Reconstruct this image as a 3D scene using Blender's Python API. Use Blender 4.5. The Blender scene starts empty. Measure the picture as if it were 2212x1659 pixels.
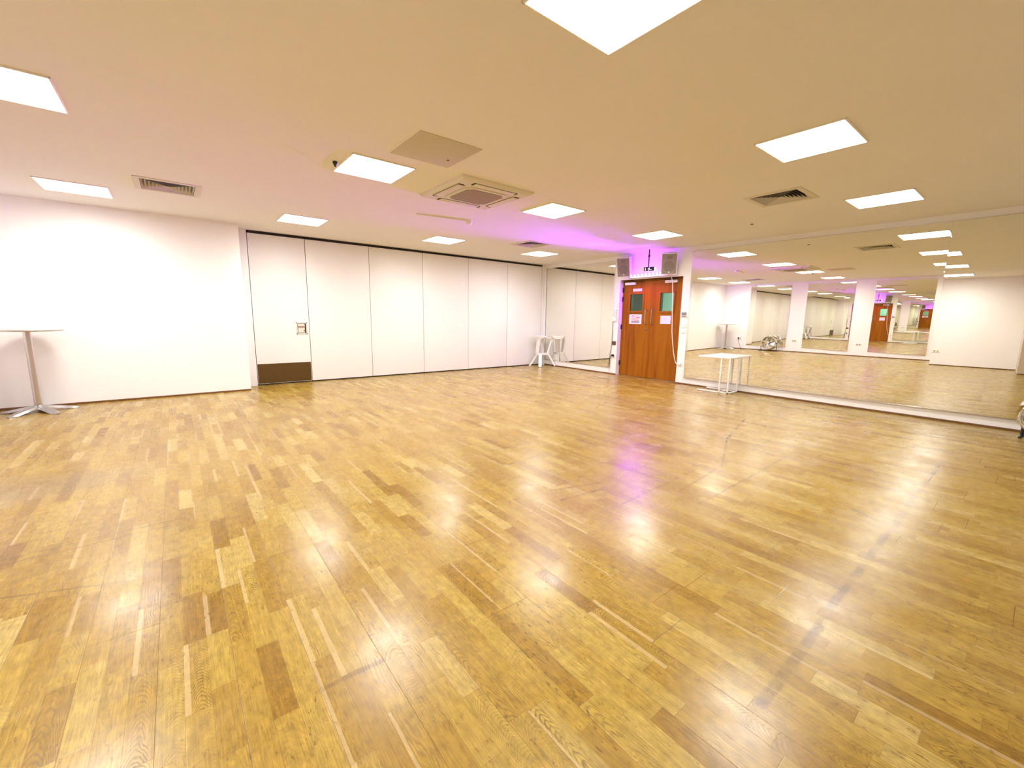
import bpy, bmesh, math, random
from mathutils import Vector, Matrix
random.seed(7)
scn = bpy.context.scene
COL = scn.collection
PI = math.pi
H = 2.716            # ceiling height
W = 10.04            # room width, mirror wall (x = 0) to far wall (x = -W)
YB = -10.6           # rear wall behind the camera

# ------------------------------------------------------------------ materials
def newmat(name):
    m = bpy.data.materials.new(name); m.use_nodes = True
    nt = m.node_tree; nt.nodes.clear()
    out = nt.nodes.new('ShaderNodeOutputMaterial')
    return m, nt, out

def pbr(name, col, rough=.5, metal=0., spec=.5, noise=0., nscale=20., bump=0., bscale=200., emit=None, estr=0.):
    m, nt, out = newmat(name)
    b = nt.nodes.new('ShaderNodeBsdfPrincipled')
    b.inputs['Base Color'].default_value = (*col, 1)
    b.inputs['Roughness'].default_value = rough
    b.inputs['Metallic'].default_value = metal
    b.inputs['Specular IOR Level'].default_value = spec
    if emit:
        b.inputs['Emission Color'].default_value = (*emit, 1)
        b.inputs['Emission Strength'].default_value = estr
    tc = nt.nodes.new('ShaderNodeTexCoord')
    if noise > 0:
        n = nt.nodes.new('ShaderNodeTexNoise'); n.inputs['Scale'].default_value = nscale
        n.inputs['Detail'].default_value = 4
        nt.links.new(tc.outputs['Object'], n.inputs['Vector'])
        r = nt.nodes.new('ShaderNodeMapRange')
        r.inputs['From Min'].default_value = .3; r.inputs['From Max'].default_value = .7
        r.inputs['To Min'].default_value = 1 - noise; r.inputs['To Max'].default_value = 1.
        nt.links.new(n.outputs['Fac'], r.inputs['Value'])
        mx = nt.nodes.new('ShaderNodeVectorMath'); mx.operation = 'SCALE'
        mx.inputs[0].default_value = col
        nt.links.new(r.outputs['Result'], mx.inputs['Scale'])
        nt.links.new(mx.outputs['Vector'], b.inputs['Base Color'])
    if bump > 0:
        n2 = nt.nodes.new('ShaderNodeTexNoise'); n2.inputs['Scale'].default_value = bscale
        nt.links.new(tc.outputs['Object'], n2.inputs['Vector'])
        bp = nt.nodes.new('ShaderNodeBump'); bp.inputs['Strength'].default_value = bump
        bp.inputs['Distance'].default_value = .002
        nt.links.new(n2.outputs['Fac'], bp.inputs['Height'])
        nt.links.new(bp.outputs['Normal'], b.inputs['Normal'])
    nt.links.new(b.outputs['BSDF'], out.inputs['Surface'])
    return m

class NT:
    """tiny helper for building node graphs"""
    def __init__(s, nt): s.nt = nt
    def _in(s, sock, v):
        if hasattr(v, 'is_linked') or hasattr(v, 'links'): s.nt.links.new(v, sock)
        else: sock.default_value = v
    def math(s, op, a, b=None, c=None, clamp=False):
        n = s.nt.nodes.new('ShaderNodeMath'); n.operation = op; n.use_clamp = clamp
        s._in(n.inputs[0], a)
        if b is not None: s._in(n.inputs[1], b)
        if c is not None: s._in(n.inputs[2], c)
        return n.outputs[0]
    def comb(s, x, y, z):
        n = s.nt.nodes.new('ShaderNodeCombineXYZ')
        for i, v in enumerate((x, y, z)): s._in(n.inputs[i], v)
        return n.outputs[0]
    def white(s, vec):
        n = s.nt.nodes.new('ShaderNodeTexWhiteNoise'); n.noise_dimensions = '3D'
        s._in(n.inputs['Vector'], vec); return n.outputs['Value']
    def noise(s, vec, scale, detail=3., rough=.55, dist=0.):
        n = s.nt.nodes.new('ShaderNodeTexNoise')
        s._in(n.inputs['Vector'], vec); n.inputs['Scale'].default_value = scale
        n.inputs['Detail'].default_value = detail; n.inputs['Roughness'].default_value = rough
        n.inputs['Distortion'].default_value = dist
        return n.outputs['Fac']
    def rng(s, v, a, b, c, d, smooth=False):
        n = s.nt.nodes.new('ShaderNodeMapRange'); n.clamp = True
        if smooth: n.interpolation_type = 'SMOOTHSTEP'
        s._in(n.inputs['Value'], v)
        for k, x in zip(('From Min', 'From Max', 'To Min', 'To Max'), (a, b, c, d)): s._in(n.inputs[k], x)
        return n.outputs['Result']
    def ramp(s, v, stops):
        n = s.nt.nodes.new('ShaderNodeValToRGB'); s._in(n.inputs['Fac'], v)
        e = n.color_ramp.elements
        while len(e) < len(stops): e.new(.5)
        for el, (p, c) in zip(e, stops): el.position = p; el.color = (*c, 1)
        return n.outputs['Color']
    def mix(s, f, a, b, mode='MIX'):
        n = s.nt.nodes.new('ShaderNodeMix'); n.data_type = 'RGBA'; n.blend_type = mode
        s._in(n.inputs[0], f)
        s._in(n.inputs[6], a if not isinstance(a, tuple) else (*a, 1)); s._in(n.inputs[7], b if not isinstance(b, tuple) else (*b, 1))
        return n.outputs[2]

def floor_material():
    m, nt, out = newmat('oak_strip_floor'); g = NT(nt)
    tc = nt.nodes.new('ShaderNodeTexCoord')
    sx = nt.nodes.new('ShaderNodeSeparateXYZ'); nt.links.new(tc.outputs['Object'], sx.inputs[0])
    X, Y = sx.outputs[0], sx.outputs[1]
    sw = .0747
    u = g.math('ADD', g.math('DIVIDE', X, sw), 200.17)
    i = g.math('FLOOR', u); fu = g.math('SUBTRACT', u, i)
    r1 = g.white(g.comb(i, 3.1, 7.7)); r2 = g.white(g.comb(i, 9.4, 1.3))
    ln = g.math('ADD', .30, g.math('MULTIPLY', r1, .22))
    v = g.math('ADD', g.math('DIVIDE', Y, ln), g.math('ADD', 300., g.math('MULTIPLY', r2, 13.)))
    # jitter the joint positions so that blocks differ in length
    j0 = g.math('FLOOR', v)
    v = g.math('ADD', v, g.math('MULTIPLY', .33, g.math('SUBTRACT', g.noise(g.comb(g.math('MULTIPLY', v, .31), i, 2.), 1.7, 0.), .5)))
    j = g.math('FLOOR', v); fv = g.math('SUBTRACT', v, j)
    cell = g.comb(i, j, .5)
    t = g.white(cell); t2 = g.white(g.comb(i, j, 5.5)); t3 = g.white(g.comb(i, j, 11.5)); t4 = g.white(g.comb(i, j, 17.5))
    base = g.ramp(t, [(0, (.280, .152, .018)), (.09, (.345, .203, .027)), (.5, (.400, .252, .040)), (.88, (.435, .292, .056)), (1, (.515, .375, .115))])
    # grain: nested arcs on some blocks, wavy straight lines on the others
    wv = g.comb(g.math('ADD', X, g.math('MULTIPLY', t2, 37.)), g.math('ADD', g.math('MULTIPLY', Y, .3), g.math('MULTIPLY', t3, 53.)), g.math('MULTIPLY', t4, 9.))
    nz = g.math('SUBTRACT', g.noise(wv, 13., 3., .5, .4), .5)
    fc = g.math('SUBTRACT', fu, g.math('ADD', .2, g.math('MULTIPLY', t3, .6)))
    arc = g.math('ADD', g.math('MULTIPLY', Y, g.math('ADD', 22., g.math('MULTIPLY', t3, 50.))), g.math('ADD', g.math('MULTIPLY', g.math('MULTIPLY', fc, fc), g.math('ADD', 5., g.math('MULTIPLY', t2, 16.))), g.math('MULTIPLY', nz, 7.)))
    strt = g.math('ADD', g.math('MULTIPLY', fu, g.math('ADD', 4., g.math('MULTIPLY', t3, 9.))), g.math('MULTIPLY', nz, g.math('ADD', 3., g.math('MULTIPLY', t2, 12.))))
    isarc = g.math('GREATER_THAN', t4, .66)
    ph = g.math('ADD', g.math('MULTIPLY', arc, isarc), g.math('MULTIPLY', strt, g.math('SUBTRACT', 1., isarc)))
    bands = g.math('ABSOLUTE', g.math('SUBTRACT', g.math('FRACT', ph), .5))
    line = g.rng(bands, .02, .30, 1., 0., True)
    lvar = g.rng(g.noise(g.comb(X, g.math('MULTIPLY', Y, .4), 12.), 22., 2.), .35, .65, .35, 1.)
    line = g.math('MULTIPLY', line, lvar)
    amp = g.math('ADD', g.math('MULTIPLY', isarc, g.rng(t2, 0., 1., .32, .92)), g.math('MULTIPLY', g.math('SUBTRACT', 1., isarc), g.rng(t2, .3, 1., .10, .68)))
    fine = g.noise(g.comb(X, g.math('MULTIPLY', Y, .035), t2), 260., 3., .6)
    mott = g.noise(g.comb(X, g.math('MULTIPLY', Y, .6), 21.), 34., 4., .65)
    finef = g.math('MULTIPLY', g.rng(fine, .35, .72, .72, 1.12), g.rng(mott, .32, .68, .74, 1.14))
    c = g.mix(g.math('MULTIPLY', line, amp), base, g.mix(.82, base, (.115, .056, .008)))
    vm = nt.nodes.new('ShaderNodeVectorMath'); vm.operation = 'SCALE'
    nt.links.new(c, vm.inputs[0]); nt.links.new(finef, vm.inputs['Scale']); c = vm.outputs[0]
    # pale sapwood sliver on some strips
    sliver = g.math('MULTIPLY', g.math('LESS_THAN', fu, g.math('ADD', .08, g.math('MULTIPLY', t3, .2))), g.math('GREATER_THAN', t2, .86))
    c = g.mix(g.math('MULTIPLY', sliver, .42), c, (.58, .44, .23))
    # pores, knots and heel dents
    pore = g.rng(g.noise(g.comb(X, g.math('MULTIPLY', Y, .3), 4.), 75., 4., .6), .60, .67, 0., 1.)
    patch = g.rng(g.noise(g.comb(X, Y, 1.), 1.9, 3.), .40, .60, .12, 1.)
    c = g.mix(g.math('MULTIPLY', g.math('MULTIPLY', pore, patch), .78), c, (.09, .04, .008))
    dent = g.rng(g.noise(g.comb(X, Y, 8.), 46., 2.), .735, .76, 0., 1.)
    c = g.mix(g.math('MULTIPLY', dent, .7), c, (.07, .03, .008))
    # large worn, greyed patches scattered by noise
    worn = g.rng(g.noise(g.comb(X, g.math('MULTIPLY', Y, .6), 2.5), .55, 3.), .5, .72, 0., .32)
    c = g.mix(worn, c, (.30, .20, .105))
    def blob(cx, cy, rx, ry):
        dx = g.math('DIVIDE', g.math('SUBTRACT', X, cx), rx); dy = g.math('DIVIDE', g.math('SUBTRACT', Y, cy), ry)
        d = g.math('SQRT', g.math('ADD', g.math('MULTIPLY', dx, dx), g.math('MULTIPLY', dy, dy)))
        d = g.math('ADD', d, g.math('MULTIPLY', .7, g.math('SUBTRACT', g.noise(g.comb(X, Y, 6.), 5., 3.), .5)))
        return g.rng(d, .25, 1.1, 1., 0., True)
    c = g.mix(g.math('MULTIPLY', blob(-9.0, -4.33, .85, .42), .42), c, (.19, .13, .075))  # one soft oval patch, darker and greyer than the boards around
    # dark glue lines left by old floor tape
    segs = [(-6.62, -8.352, -2.4, -8.325, .021), (-5.33, -7.413, -3.58, -7.375, .009), (-8.95, -5.55, -8.12, -5.52, .008), (-8.93, -5.62, -8.2, -5.60, .006),
            (-7.45, -1.2, -7.49, -3.9, .010), (-5.95, -5.54, -5.3, -5.56, .008), (-5.85, -5.96, -5.4, -5.93, .008), (-6.0, -6.77, -5.6, -6.82, .011),
            (-5.95, -6.60, -5.4, -6.75, .010), (-5.7, -7.08, -4.6, -7.03, .008), (-7.8, -7.375, -7.55, -7.385, .012), (-2.08, -6.4, -3.35, -6.73, .013),
            (-3.35, -6.73, -4.28, -7.12, .013), (-4.28, -7.12, -5.2, -7.2, .008), (-3.5, -7.05, -3.62, -7.40, .013), (-8.85, -5.98, -8.3, -6.2, .006), (-3.95, -5.06, -2.9, -4.64, .008),
            (-4.44, -8.10, -4.55, -8.33, .02), (-1.6, -5.1, -3.0, -5.25, .010)]
    tot = None
    wob = g.math('MULTIPLY', .03, g.math('SUBTRACT', g.noise(g.comb(X, Y, 0.), 2.2, 2.), .5))
    for (x0, y0, x1, y1, w) in segs:
        L = math.hypot(x1 - x0, y1 - y0); tx, ty = (x1 - x0) / L, (y1 - y0) / L
        ax = g.math('SUBTRACT', X, x0); ay = g.math('SUBTRACT', Y, y0)
        al = g.math('ADD', g.math('MULTIPLY', ax, tx), g.math('MULTIPLY', ay, ty))
        ac = g.math('ADD', g.math('ADD', g.math('MULTIPLY', ax, -ty), g.math('MULTIPLY', ay, tx)), wob)
        a = g.rng(g.math('ABSOLUTE', ac), w * .55, w * 1.15, 1., 0., True)
        b = g.math('MULTIPLY', g.math('GREATER_THAN', al, 0.), g.math('LESS_THAN', al, L))
        k = g.math('MULTIPLY', a, b)
        tot = k if tot is None else g.math('MAXIMUM', tot, k)
    brk = g.rng(g.noise(g.comb(X, Y, 3.), 6.5, 3.), .40, .58, .12, .62)
    c = g.mix(g.math('MULTIPLY', tot, brk), c, (.10, .048, .018))
    # joints between strips, darker on board edges (every third strip)
    edge = g.math('MULTIPLY', g.math('MINIMUM', fu, g.math('SUBTRACT', 1., fu)), sw)
    bd = g.math('LESS_THAN', g.math('ABSOLUTE', g.math('SUBTRACT', g.math('MODULO', g.math('ADD', g.math('ROUND', u), 0.), 3.), 0.)), .5)
    je = g.math('MULTIPLY', g.rng(edge, .0004, .0016, 1., 0.), g.math('ADD', .22, g.math('MULTIPLY', bd, .38)))
    endd = g.math('MULTIPLY', g.math('MINIMUM', fv, g.math('SUBTRACT', 1., fv)), ln)
    jn = g.math('MULTIPLY', g.rng(endd, .0004, .0016, 1., 0.), .3)
    # full board ends: every 2.4 m along each board of three strips
    bi = g.math('FLOOR', g.math('DIVIDE', g.math('ADD', u, .0), 3.))
    br = g.white(g.comb(bi, 2., 3.))
    bv = g.math('FRACT', g.math('ADD', g.math('DIVIDE', Y, 2.2), g.math('MULTIPLY', br, 7.)))
    bend = g.math('MULTIPLY', g.rng(g.math('MULTIPLY', bv, 2.2), .001, .004, 1., 0.), .8)
    c = g.mix(g.math('MAXIMUM', bend, g.math('MAXIMUM', je, jn)), c, (.085, .036, .008))
    b = nt.nodes.new('ShaderNodeBsdfPrincipled')
    nt.links.new(c, b.inputs['Base Color'])
    ro = g.rng(g.noise(g.comb(X, Y, 9.), 3., 4.), .3, .7, .17, .32)
    ro = g.math('ADD', ro, g.math('MULTIPLY', .06, line))
    nt.links.new(ro, b.inputs['Roughness'])
    b.inputs['Specular IOR Level'].default_value = .36
    hgt = g.math('ADD', g.math('MULTIPLY', g.noise(g.comb(X, g.math('MULTIPLY', Y, .12), 0.), 120., 3.), .5), g.math('ADD', g.math('MULTIPLY', g.math('MAXIMUM', bend, g.math('MAXIMUM', je, jn)), -1.), g.math('MULTIPLY', t, .35)))
    bp = nt.nodes.new('ShaderNodeBump'); bp.inputs['Strength'].default_value = .22; bp.inputs['Distance'].default_value = .0012
    nt.links.new(hgt, bp.inputs['Height']); nt.links.new(bp.outputs['Normal'], b.inputs['Normal'])
    nt.links.new(b.outputs['BSDF'], out.inputs['Surface'])
    return m

def door_wood():
    m, nt, out = newmat('door_veneer'); g = NT(nt)
    tc = nt.nodes.new('ShaderNodeTexCoord')
    sx = nt.nodes.new('ShaderNodeSeparateXYZ'); nt.links.new(tc.outputs['Object'], sx.inputs[0])
    X, Y, Z = sx.outputs
    n = g.noise(g.comb(X, Y, g.math('MULTIPLY', Z, .05)), 11., 4., .55, .3)
    f = g.noise(g.comb(X, Y, g.math('MULTIPLY', Z, .02)), 110., 3., .6)
    c = g.ramp(n, [(.28, (.20, .051, .003)), (.45, (.315, .098, .004)), (.60, (.37, .130, .005)), (.78, (.25, .070, .003))])
    vm = nt.nodes.new('ShaderNodeVectorMath'); vm.operation = 'SCALE'
    nt.links.new(c, vm.inputs[0]); nt.links.new(g.rng(f, .3, .7, .82, 1.08), vm.inputs['Scale'])
    b = nt.nodes.new('ShaderNodeBsdfPrincipled'); nt.links.new(vm.outputs[0], b.inputs['Base Color'])
    b.inputs['Roughness'].default_value = .45; b.inputs['Specular IOR Level'].default_value = .15
    nt.links.new(b.outputs['BSDF'], out.inputs['Surface'])
    return m

def mirror_mat():
    m, nt, out = newmat('mirror_glass')
    b = nt.nodes.new('ShaderNodeBsdfPrincipled')
    b.inputs['Base Color'].default_value = (.90, .905, .83, 1); b.inputs['Metallic'].default_value = 1; b.inputs['Roughness'].default_value = .0
    nt.links.new(b.outputs['BSDF'], out.inputs['Surface']); return m

def glass_mat(name, tint):
    m, nt, out = newmat(name)
    t = nt.nodes.new('ShaderNodeBsdfTransparent'); t.inputs[0].default_value = (*tint, 1)
    gl = nt.nodes.new('ShaderNodeBsdfGlossy'); gl.inputs['Roughness'].default_value = .03
    mx = nt.nodes.new('ShaderNodeMixShader'); fr = nt.nodes.new('ShaderNodeFresnel'); fr.inputs[0].default_value = 1.45
    nt.links.new(fr.outputs[0], mx.inputs[0]); nt.links.new(t.outputs[0], mx.inputs[1]); nt.links.new(gl.outputs[0], mx.inputs[2])
    nt.links.new(mx.outputs[0], out.inputs['Surface']); return m

def emis(name, col, s):
    m, nt, out = newmat(name)
    e = nt.nodes.new('ShaderNodeEmission'); e.inputs[0].default_value = (*col, 1); e.inputs[1].default_value = s
    nt.links.new(e.outputs[0], out.inputs['Surface']); return m

def diffuser(name, col, s):
    # prismatic LED panel: gives most of its light straight down
    m, nt, out = newmat(name); g = NT(nt)
    e = nt.nodes.new('ShaderNodeEmission'); e.inputs[0].default_value = (*col, 1)
    geo = nt.nodes.new('ShaderNodeNewGeometry'); dp = nt.nodes.new('ShaderNodeVectorMath'); dp.operation = 'DOT_PRODUCT'
    nt.links.new(geo.outputs['Normal'], dp.inputs[0]); nt.links.new(geo.outputs['Incoming'], dp.inputs[1])
    f = g.math('ABSOLUTE', dp.outputs['Value'])
    nt.links.new(g.math('MULTIPLY', s, g.math('ADD', .25, g.math('MULTIPLY', .75, f))), e.inputs[1])
    nt.links.new(e.outputs[0], out.inputs['Surface']); return m

def led_lens(name, col):
    # lensed LED: a narrow strong beam out into the room, a weaker glow to the sides and down
    m, nt, out = newmat(name); g = NT(nt)
    e = nt.nodes.new('ShaderNodeEmission'); e.inputs[0].default_value = (*col, 1)
    geo = nt.nodes.new('ShaderNodeNewGeometry'); dp = nt.nodes.new('ShaderNodeVectorMath'); dp.operation = 'DOT_PRODUCT'
    nt.links.new(geo.outputs['Incoming'], dp.inputs[0]); dp.inputs[1].default_value = Vector((-1, 0, .115)).normalized()
    sx = nt.nodes.new('ShaderNodeSeparateXYZ'); nt.links.new(geo.outputs['Incoming'], sx.inputs[0])
    beam = g.rng(dp.outputs['Value'], math.cos(math.radians(19)), math.cos(math.radians(3)), 0., 1., True)
    side = g.math('ADD', 130., g.math('MULTIPLY', 480., g.math('MAXIMUM', 0., g.math('MULTIPLY', sx.outputs[2], -1.))))
    halo = g.rng(dp.outputs['Value'], math.cos(math.radians(38)), math.cos(math.radians(10)), 0., 2600., True)
    nt.links.new(g.math('ADD', g.math('ADD', side, halo), g.math('MULTIPLY', beam, LED_BEAM)), e.inputs[1])
    nt.links.new(e.outputs[0], out.inputs['Surface']); return m
LED_BEAM = 20000.

M = dict(
    floor=floor_material(), wood=door_wood(), mirror=mirror_mat(),
    wall=pbr('white_wall_paint', (.90, .892, .88), .6, noise=.025, nscale=1.3, bump=.08, bscale=260),
    ceiling=pbr('cream_ceiling_paint', (.81, .80, .765), .75, noise=.02, nscale=1.1, bump=.06, bscale=300),
    panel=pbr('partition_laminate', (.88, .875, .865), .45, noise=.015, nscale=1.),
    white=pbr('white_gloss_plastic', (.85, .85, .83), .35), frame=pbr('light_frame_white', (.84, .80, .70), .4),
    ivory=pbr('ivory_plastic', (.70, .675, .59), .7, spec=.2), blade_shade=pbr('painted_blade_shade', (.035, .022, .018), .8), ivory_dark=pbr('ivory_grille', (.36, .27, .155), .6, noise=.4, nscale=160),
    black=pbr('black_plastic', (.012, .011, .012), .45), dark=pbr('dark_gap', (.012, .008, .008), .8),
    bronze=pbr('bronze_kickplate', (.16, .095, .032), .42, metal=.75, noise=.25, nscale=120), steel=pbr('brushed_steel', (.62, .58, .54), .3, metal=1.),
    chrome=pbr('polished_chrome', (.82, .82, .84), .09, metal=1.), alu=pbr('cast_aluminium', (.55, .55, .56), .24, metal=1.),
    tabletop=pbr('grey_steel_top', (.55, .52, .50), .35, metal=.6), brown=pbr('brown_skirting', (.20, .088, .028), .45, noise=.3, nscale=30),
    brass=pbr('brown_brass_plate', (.26, .15, .10), .35, metal=.8), grille=pbr('speaker_grille', (.34, .28, .235), .6, noise=.3, nscale=240),
    greydark=pbr('darker_grille_zone', (.26, .21, .18), .6, noise=.3, nscale=240), cabinet=pbr('speaker_cabinet', (.80, .79, .78), .5),
    screen=pbr('grey_lcd', (.22, .25, .23), .3), navy=pbr('sign_face', (.006, .005, .02), .3),
    pict=pbr('sign_pictogram', (.88, .88, .9), .4, emit=(.9, .9, 1.), estr=.5), paper=pbr('white_paper', (.84, .83, .83), .7), paperpink=pbr('pink_paper', (.80, .73, .80), .7),
    ink=pbr('dark_ink', (.04, .02, .02), .7), red=pbr('red_ink', (.5, .07, .05), .7), orange=pbr('orange_ink', (.85, .40, .24), .7), mauve=pbr('mauve_ink', (.62, .48, .62), .7),
    stool=pbr('white_powder_coat', (.84, .84, .81), .4), cable=pbr('black_cable', (.02, .018, .018), .5), wcable=pbr('white_cable', (.80, .76, .72), .5),
    column=pbr('beige_column_paint', (.60, .50, .39), .7), corridor=pbr('teal_corridor_wall', (.46, .60, .58), .7), corridor_dark=pbr('dark_corridor_board', (.055, .085, .055), .7),
    glass=glass_mat('wired_glass', (.78, .92, .84)), access=pbr('access_panel_paint', (.575, .53, .42), .7), sapphire=pbr('purple_shell', (.3, .2, .5), .3),
    lamp=diffuser('panel_diffuser', (1., .99, .975), 59.), led=led_lens('purple_led', (.42, .028, 1.)), rubber=pbr('rubber_black', (.02, .02, .02), .8),
    pin=pbr('brown_fleck', (.10, .06, .03), .7),
)

# ------------------------------------------------------------------ mesh building
class MB:
    def __init__(s): s.bm = bmesh.new(); s.mats = []
    def _mi(s, mat):
        mat = M[mat] if isinstance(mat, str) else mat
        if mat not in s.mats: s.mats.append(mat)
        return s.mats.index(mat)
    def box(s, lo, hi, mat, bevel=0., mtx=None):
        mi = s._mi(mat); b = bmesh.new()
        r = bmesh.ops.create_cube(b, size=1.)
        c = [(l + h) / 2 for l, h in zip(lo, hi)]; d = [abs(h - l) for l, h in zip(lo, hi)]
        for v in b.verts: v.co = Vector((v.co.x * d[0] + c[0], v.co.y * d[1] + c[1], v.co.z * d[2] + c[2]))
        if bevel > 0: bmesh.ops.bevel(b, geom=b.edges[:], offset=min(bevel, min(d) * .45), segments=2, affect='EDGES', profile=.6)
        s._add(b, mi, mtx); return s
    def _add(s, b, mi, mtx=None, smooth=False):
        if mtx: bmesh.ops.transform(b, matrix=mtx, verts=b.verts[:])
        vs = {v: s.bm.verts.new(v.co) for v in b.verts}
        for f in b.faces:
            try: nf = s.bm.faces.new([vs[v] for v in f.verts])
            except ValueError: continue
            nf.material_index = mi; nf.smooth = smooth or f.smooth
        b.free()
    def poly(s, pts, mat, smooth=False):
        mi = s._mi(mat); f = s.bm.faces.new([s.bm.verts.new(p) for p in pts]); f.material_index = mi; f.smooth = smooth; return s
    def hull(s, pts, mat):
        b = bmesh.new(); [b.verts.new(p) for p in pts]
        r = bmesh.ops.convex_hull(b, input=b.verts[:])
        bmesh.ops.delete(b, geom=[v for v in b.verts if not v.link_faces], context='VERTS')
        bmesh.ops.recalc_face_normals(b, faces=b.faces[:])
        s._add(b, s._mi(mat)); return s
    def prism(s, pts2, z0, z1, mat, axis='z'):
        def P(a, b, c): return {'z': (a, b, c), 'x': (c, a, b), 'y': (a, c, b)}[axis]
        b = bmesh.new()
        lo = [b.verts.new(P(x, y, z0)) for x, y in pts2]; hi = [b.verts.new(P(x, y, z1)) for x, y in pts2]
        n = len(pts2)
        b.faces.new(lo[::-1]); b.faces.new(hi)
        for k in range(n): b.faces.new((lo[k], lo[(k + 1) % n], hi[(k + 1) % n], hi[k]))
        bmesh.ops.recalc_face_normals(b, faces=b.faces[:])
        s._add(b, s._mi(mat)); return s
    def tube(s, path, r, mat, seg=8, closed=False):
        mi = s._mi(mat); path = [Vector(p) for p in path]; n = len(path); rings = []
        b = bmesh.new()
        for k, p in enumerate(path):
            a = path[(k - 1) % n] if (closed or k > 0) else p; c = path[(k + 1) % n] if (closed or k < n - 1) else p
            t = (c - a).normalized()
            up = Vector((0, 0, 1)) if abs(t.z) < .9 else Vector((1, 0, 0))
            x = t.cross(up).normalized(); y = x.cross(t)
            rr = r[k] if isinstance(r, (list, tuple)) else r
            rings.append([b.verts.new(p + (x * math.cos(q) + y * math.sin(q)) * rr) for q in [2 * PI * m / seg for m in range(seg)]])
        m_ = n if closed else n - 1
        for k in range(m_):
            A, B = rings[k], rings[(k + 1) % n]
            for q in range(seg):
                f = b.faces.new((A[q], A[(q + 1) % seg], B[(q + 1) % seg], B[q])); f.smooth = True
        if not closed: b.faces.new(rings[0][::-1]); b.faces.new(rings[-1])
        bmesh.ops.recalc_face_normals(b, faces=b.faces[:])
        s._add(b, mi); return s
    def lathe(s, prof, mat, seg=40, mtx=None, cap=True):
        b = bmesh.new(); rings = []
        for (r, z) in prof:
            rings.append([b.verts.new((r * math.cos(2 * PI * q / seg), r * math.sin(2 * PI * q / seg), z)) for q in range(seg)])
        for A, B in zip(rings, rings[1:]):
            for q in range(seg):
                f = b.faces.new((A[q], A[(q + 1) % seg], B[(q + 1) % seg], B[q])); f.smooth = True
        if cap: b.faces.new(rings[0][::-1]); b.faces.new(rings[-1])
        bmesh.ops.recalc_face_normals(b, faces=b.faces[:])
        s._add(b, s._mi(mat), mtx); return s
    def sphere(s, c, r, mat, seg=16):
        b = bmesh.new(); bmesh.ops.create_uvsphere(b, u_segments=seg, v_segments=seg // 2, radius=r)
        for f in b.faces: f.smooth = True
        s._add(b, s._mi(mat), Matrix.Translation(c)); return s
    def build(s, name, parent=None, loc=(0, 0, 0), rot=(0, 0, 0)):
        me = bpy.data.meshes.new(name); s.bm.normal_update(); s.bm.to_mesh(me); s.bm.free()
        for m in s.mats: me.materials.append(m)
        try: me.set_sharp_from_angle(angle=math.radians(40))
        except Exception: pass
        o = bpy.data.objects.new(name, me); COL.objects.link(o)
        o.location = loc; o.rotation_euler = rot
        if parent: o.parent = parent
        return o

def thing(name, label, cat, loc=(0, 0, 0), rot=(0, 0, 0), group=None):
    o = bpy.data.objects.new(name, None); COL.objects.link(o); o.empty_display_size = .1
    o.location = loc; o.rotation_euler = rot
    return tag(o, label, cat, group)
def tag(o, label, cat, group=None):
    o['label'] = label; o['category'] = cat
    if group: o['group'] = group
    return o
def struct(o):
    o['kind'] = 'structure'; return o
def copy_tree(o, parent=None):
    c = o.copy(); COL.objects.link(c)
    if parent: c.parent = parent
    for ch in list(o.children): copy_tree(ch, c)
    return c

# ------------------------------------------------------------------ the room shell
LX = (-8.85, -6.41, -3.97, -1.53); LY = (-1.5, -4.47, -7.42)
VENTS = [(-8.0, -2.3), (-2.46, -6.67), (-2.46, -2.30)]
AC = (-5.20, -4.46)

def slab_with_holes(x0, x1, y0, y1, z, holes, mat):
    xs = sorted({x0, x1, *[h[0] for h in holes], *[h[1] for h in holes]}); ys = sorted({y0, y1, *[h[2] for h in holes], *[h[3] for h in holes]})
    b = MB()
    for a, c in zip(xs, xs[1:]):
        for d, e in zip(ys, ys[1:]):
            mx, my = (a + c) / 2, (d + e) / 2
            if any(h[0] < mx < h[1] and h[2] < my < h[3] for h in holes): continue
            b.poly([(a, d, z), (a, e, z), (c, e, z), (c, d, z)], mat)
    bmesh.ops.remove_doubles(b.bm, verts=b.bm.verts[:], dist=1e-5)
    return b
va = .245
holes = [(x - va, x + va, y - va, y + va) for x, y in VENTS]
struct(slab_with_holes(-W, .2, YB, .06, H, holes, 'ceiling').build('ceiling'))
fl = MB(); fl.box((-W, YB, -.06), (.2, .06, 0), 'floor'); struct(fl.build('floor'))

DY0, DY1, DZ = -2.568, -4.115, 2.170          # double-door opening in the mirror wall
b = MB()
b.box((0, .06, 0), (.2, DY0, H), 'wall'); b.box((0, DY1, 0), (.2, YB, H), 'wall'); b.box((0, DY0, DZ), (.2, DY1, H), 'wall')
struct(b.build('wall_right'))
b = MB(); b.box((-W - .12, YB, 0), (-W, .06, H), 'wall'); struct(b.build('wall_far'))
b = MB(); b.box((-W, YB - .12, 0), (.2, YB, H), 'wall'); struct(b.build('wall_rear'))
b = MB(); b.box((-W, -.481, 0), (-7.143, .0, H), 'wall'); struct(b.build('wall_left'))
b = MB(); b.box((-7.143, .06, 0), (.2, .16, H), 'dark'); struct(b.build('wall_back'))
b = MB(); b.box((-W, -9.25, 0), (-8.62, -8.825, H), 'column'); struct(b.build('wall_column'))

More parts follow.
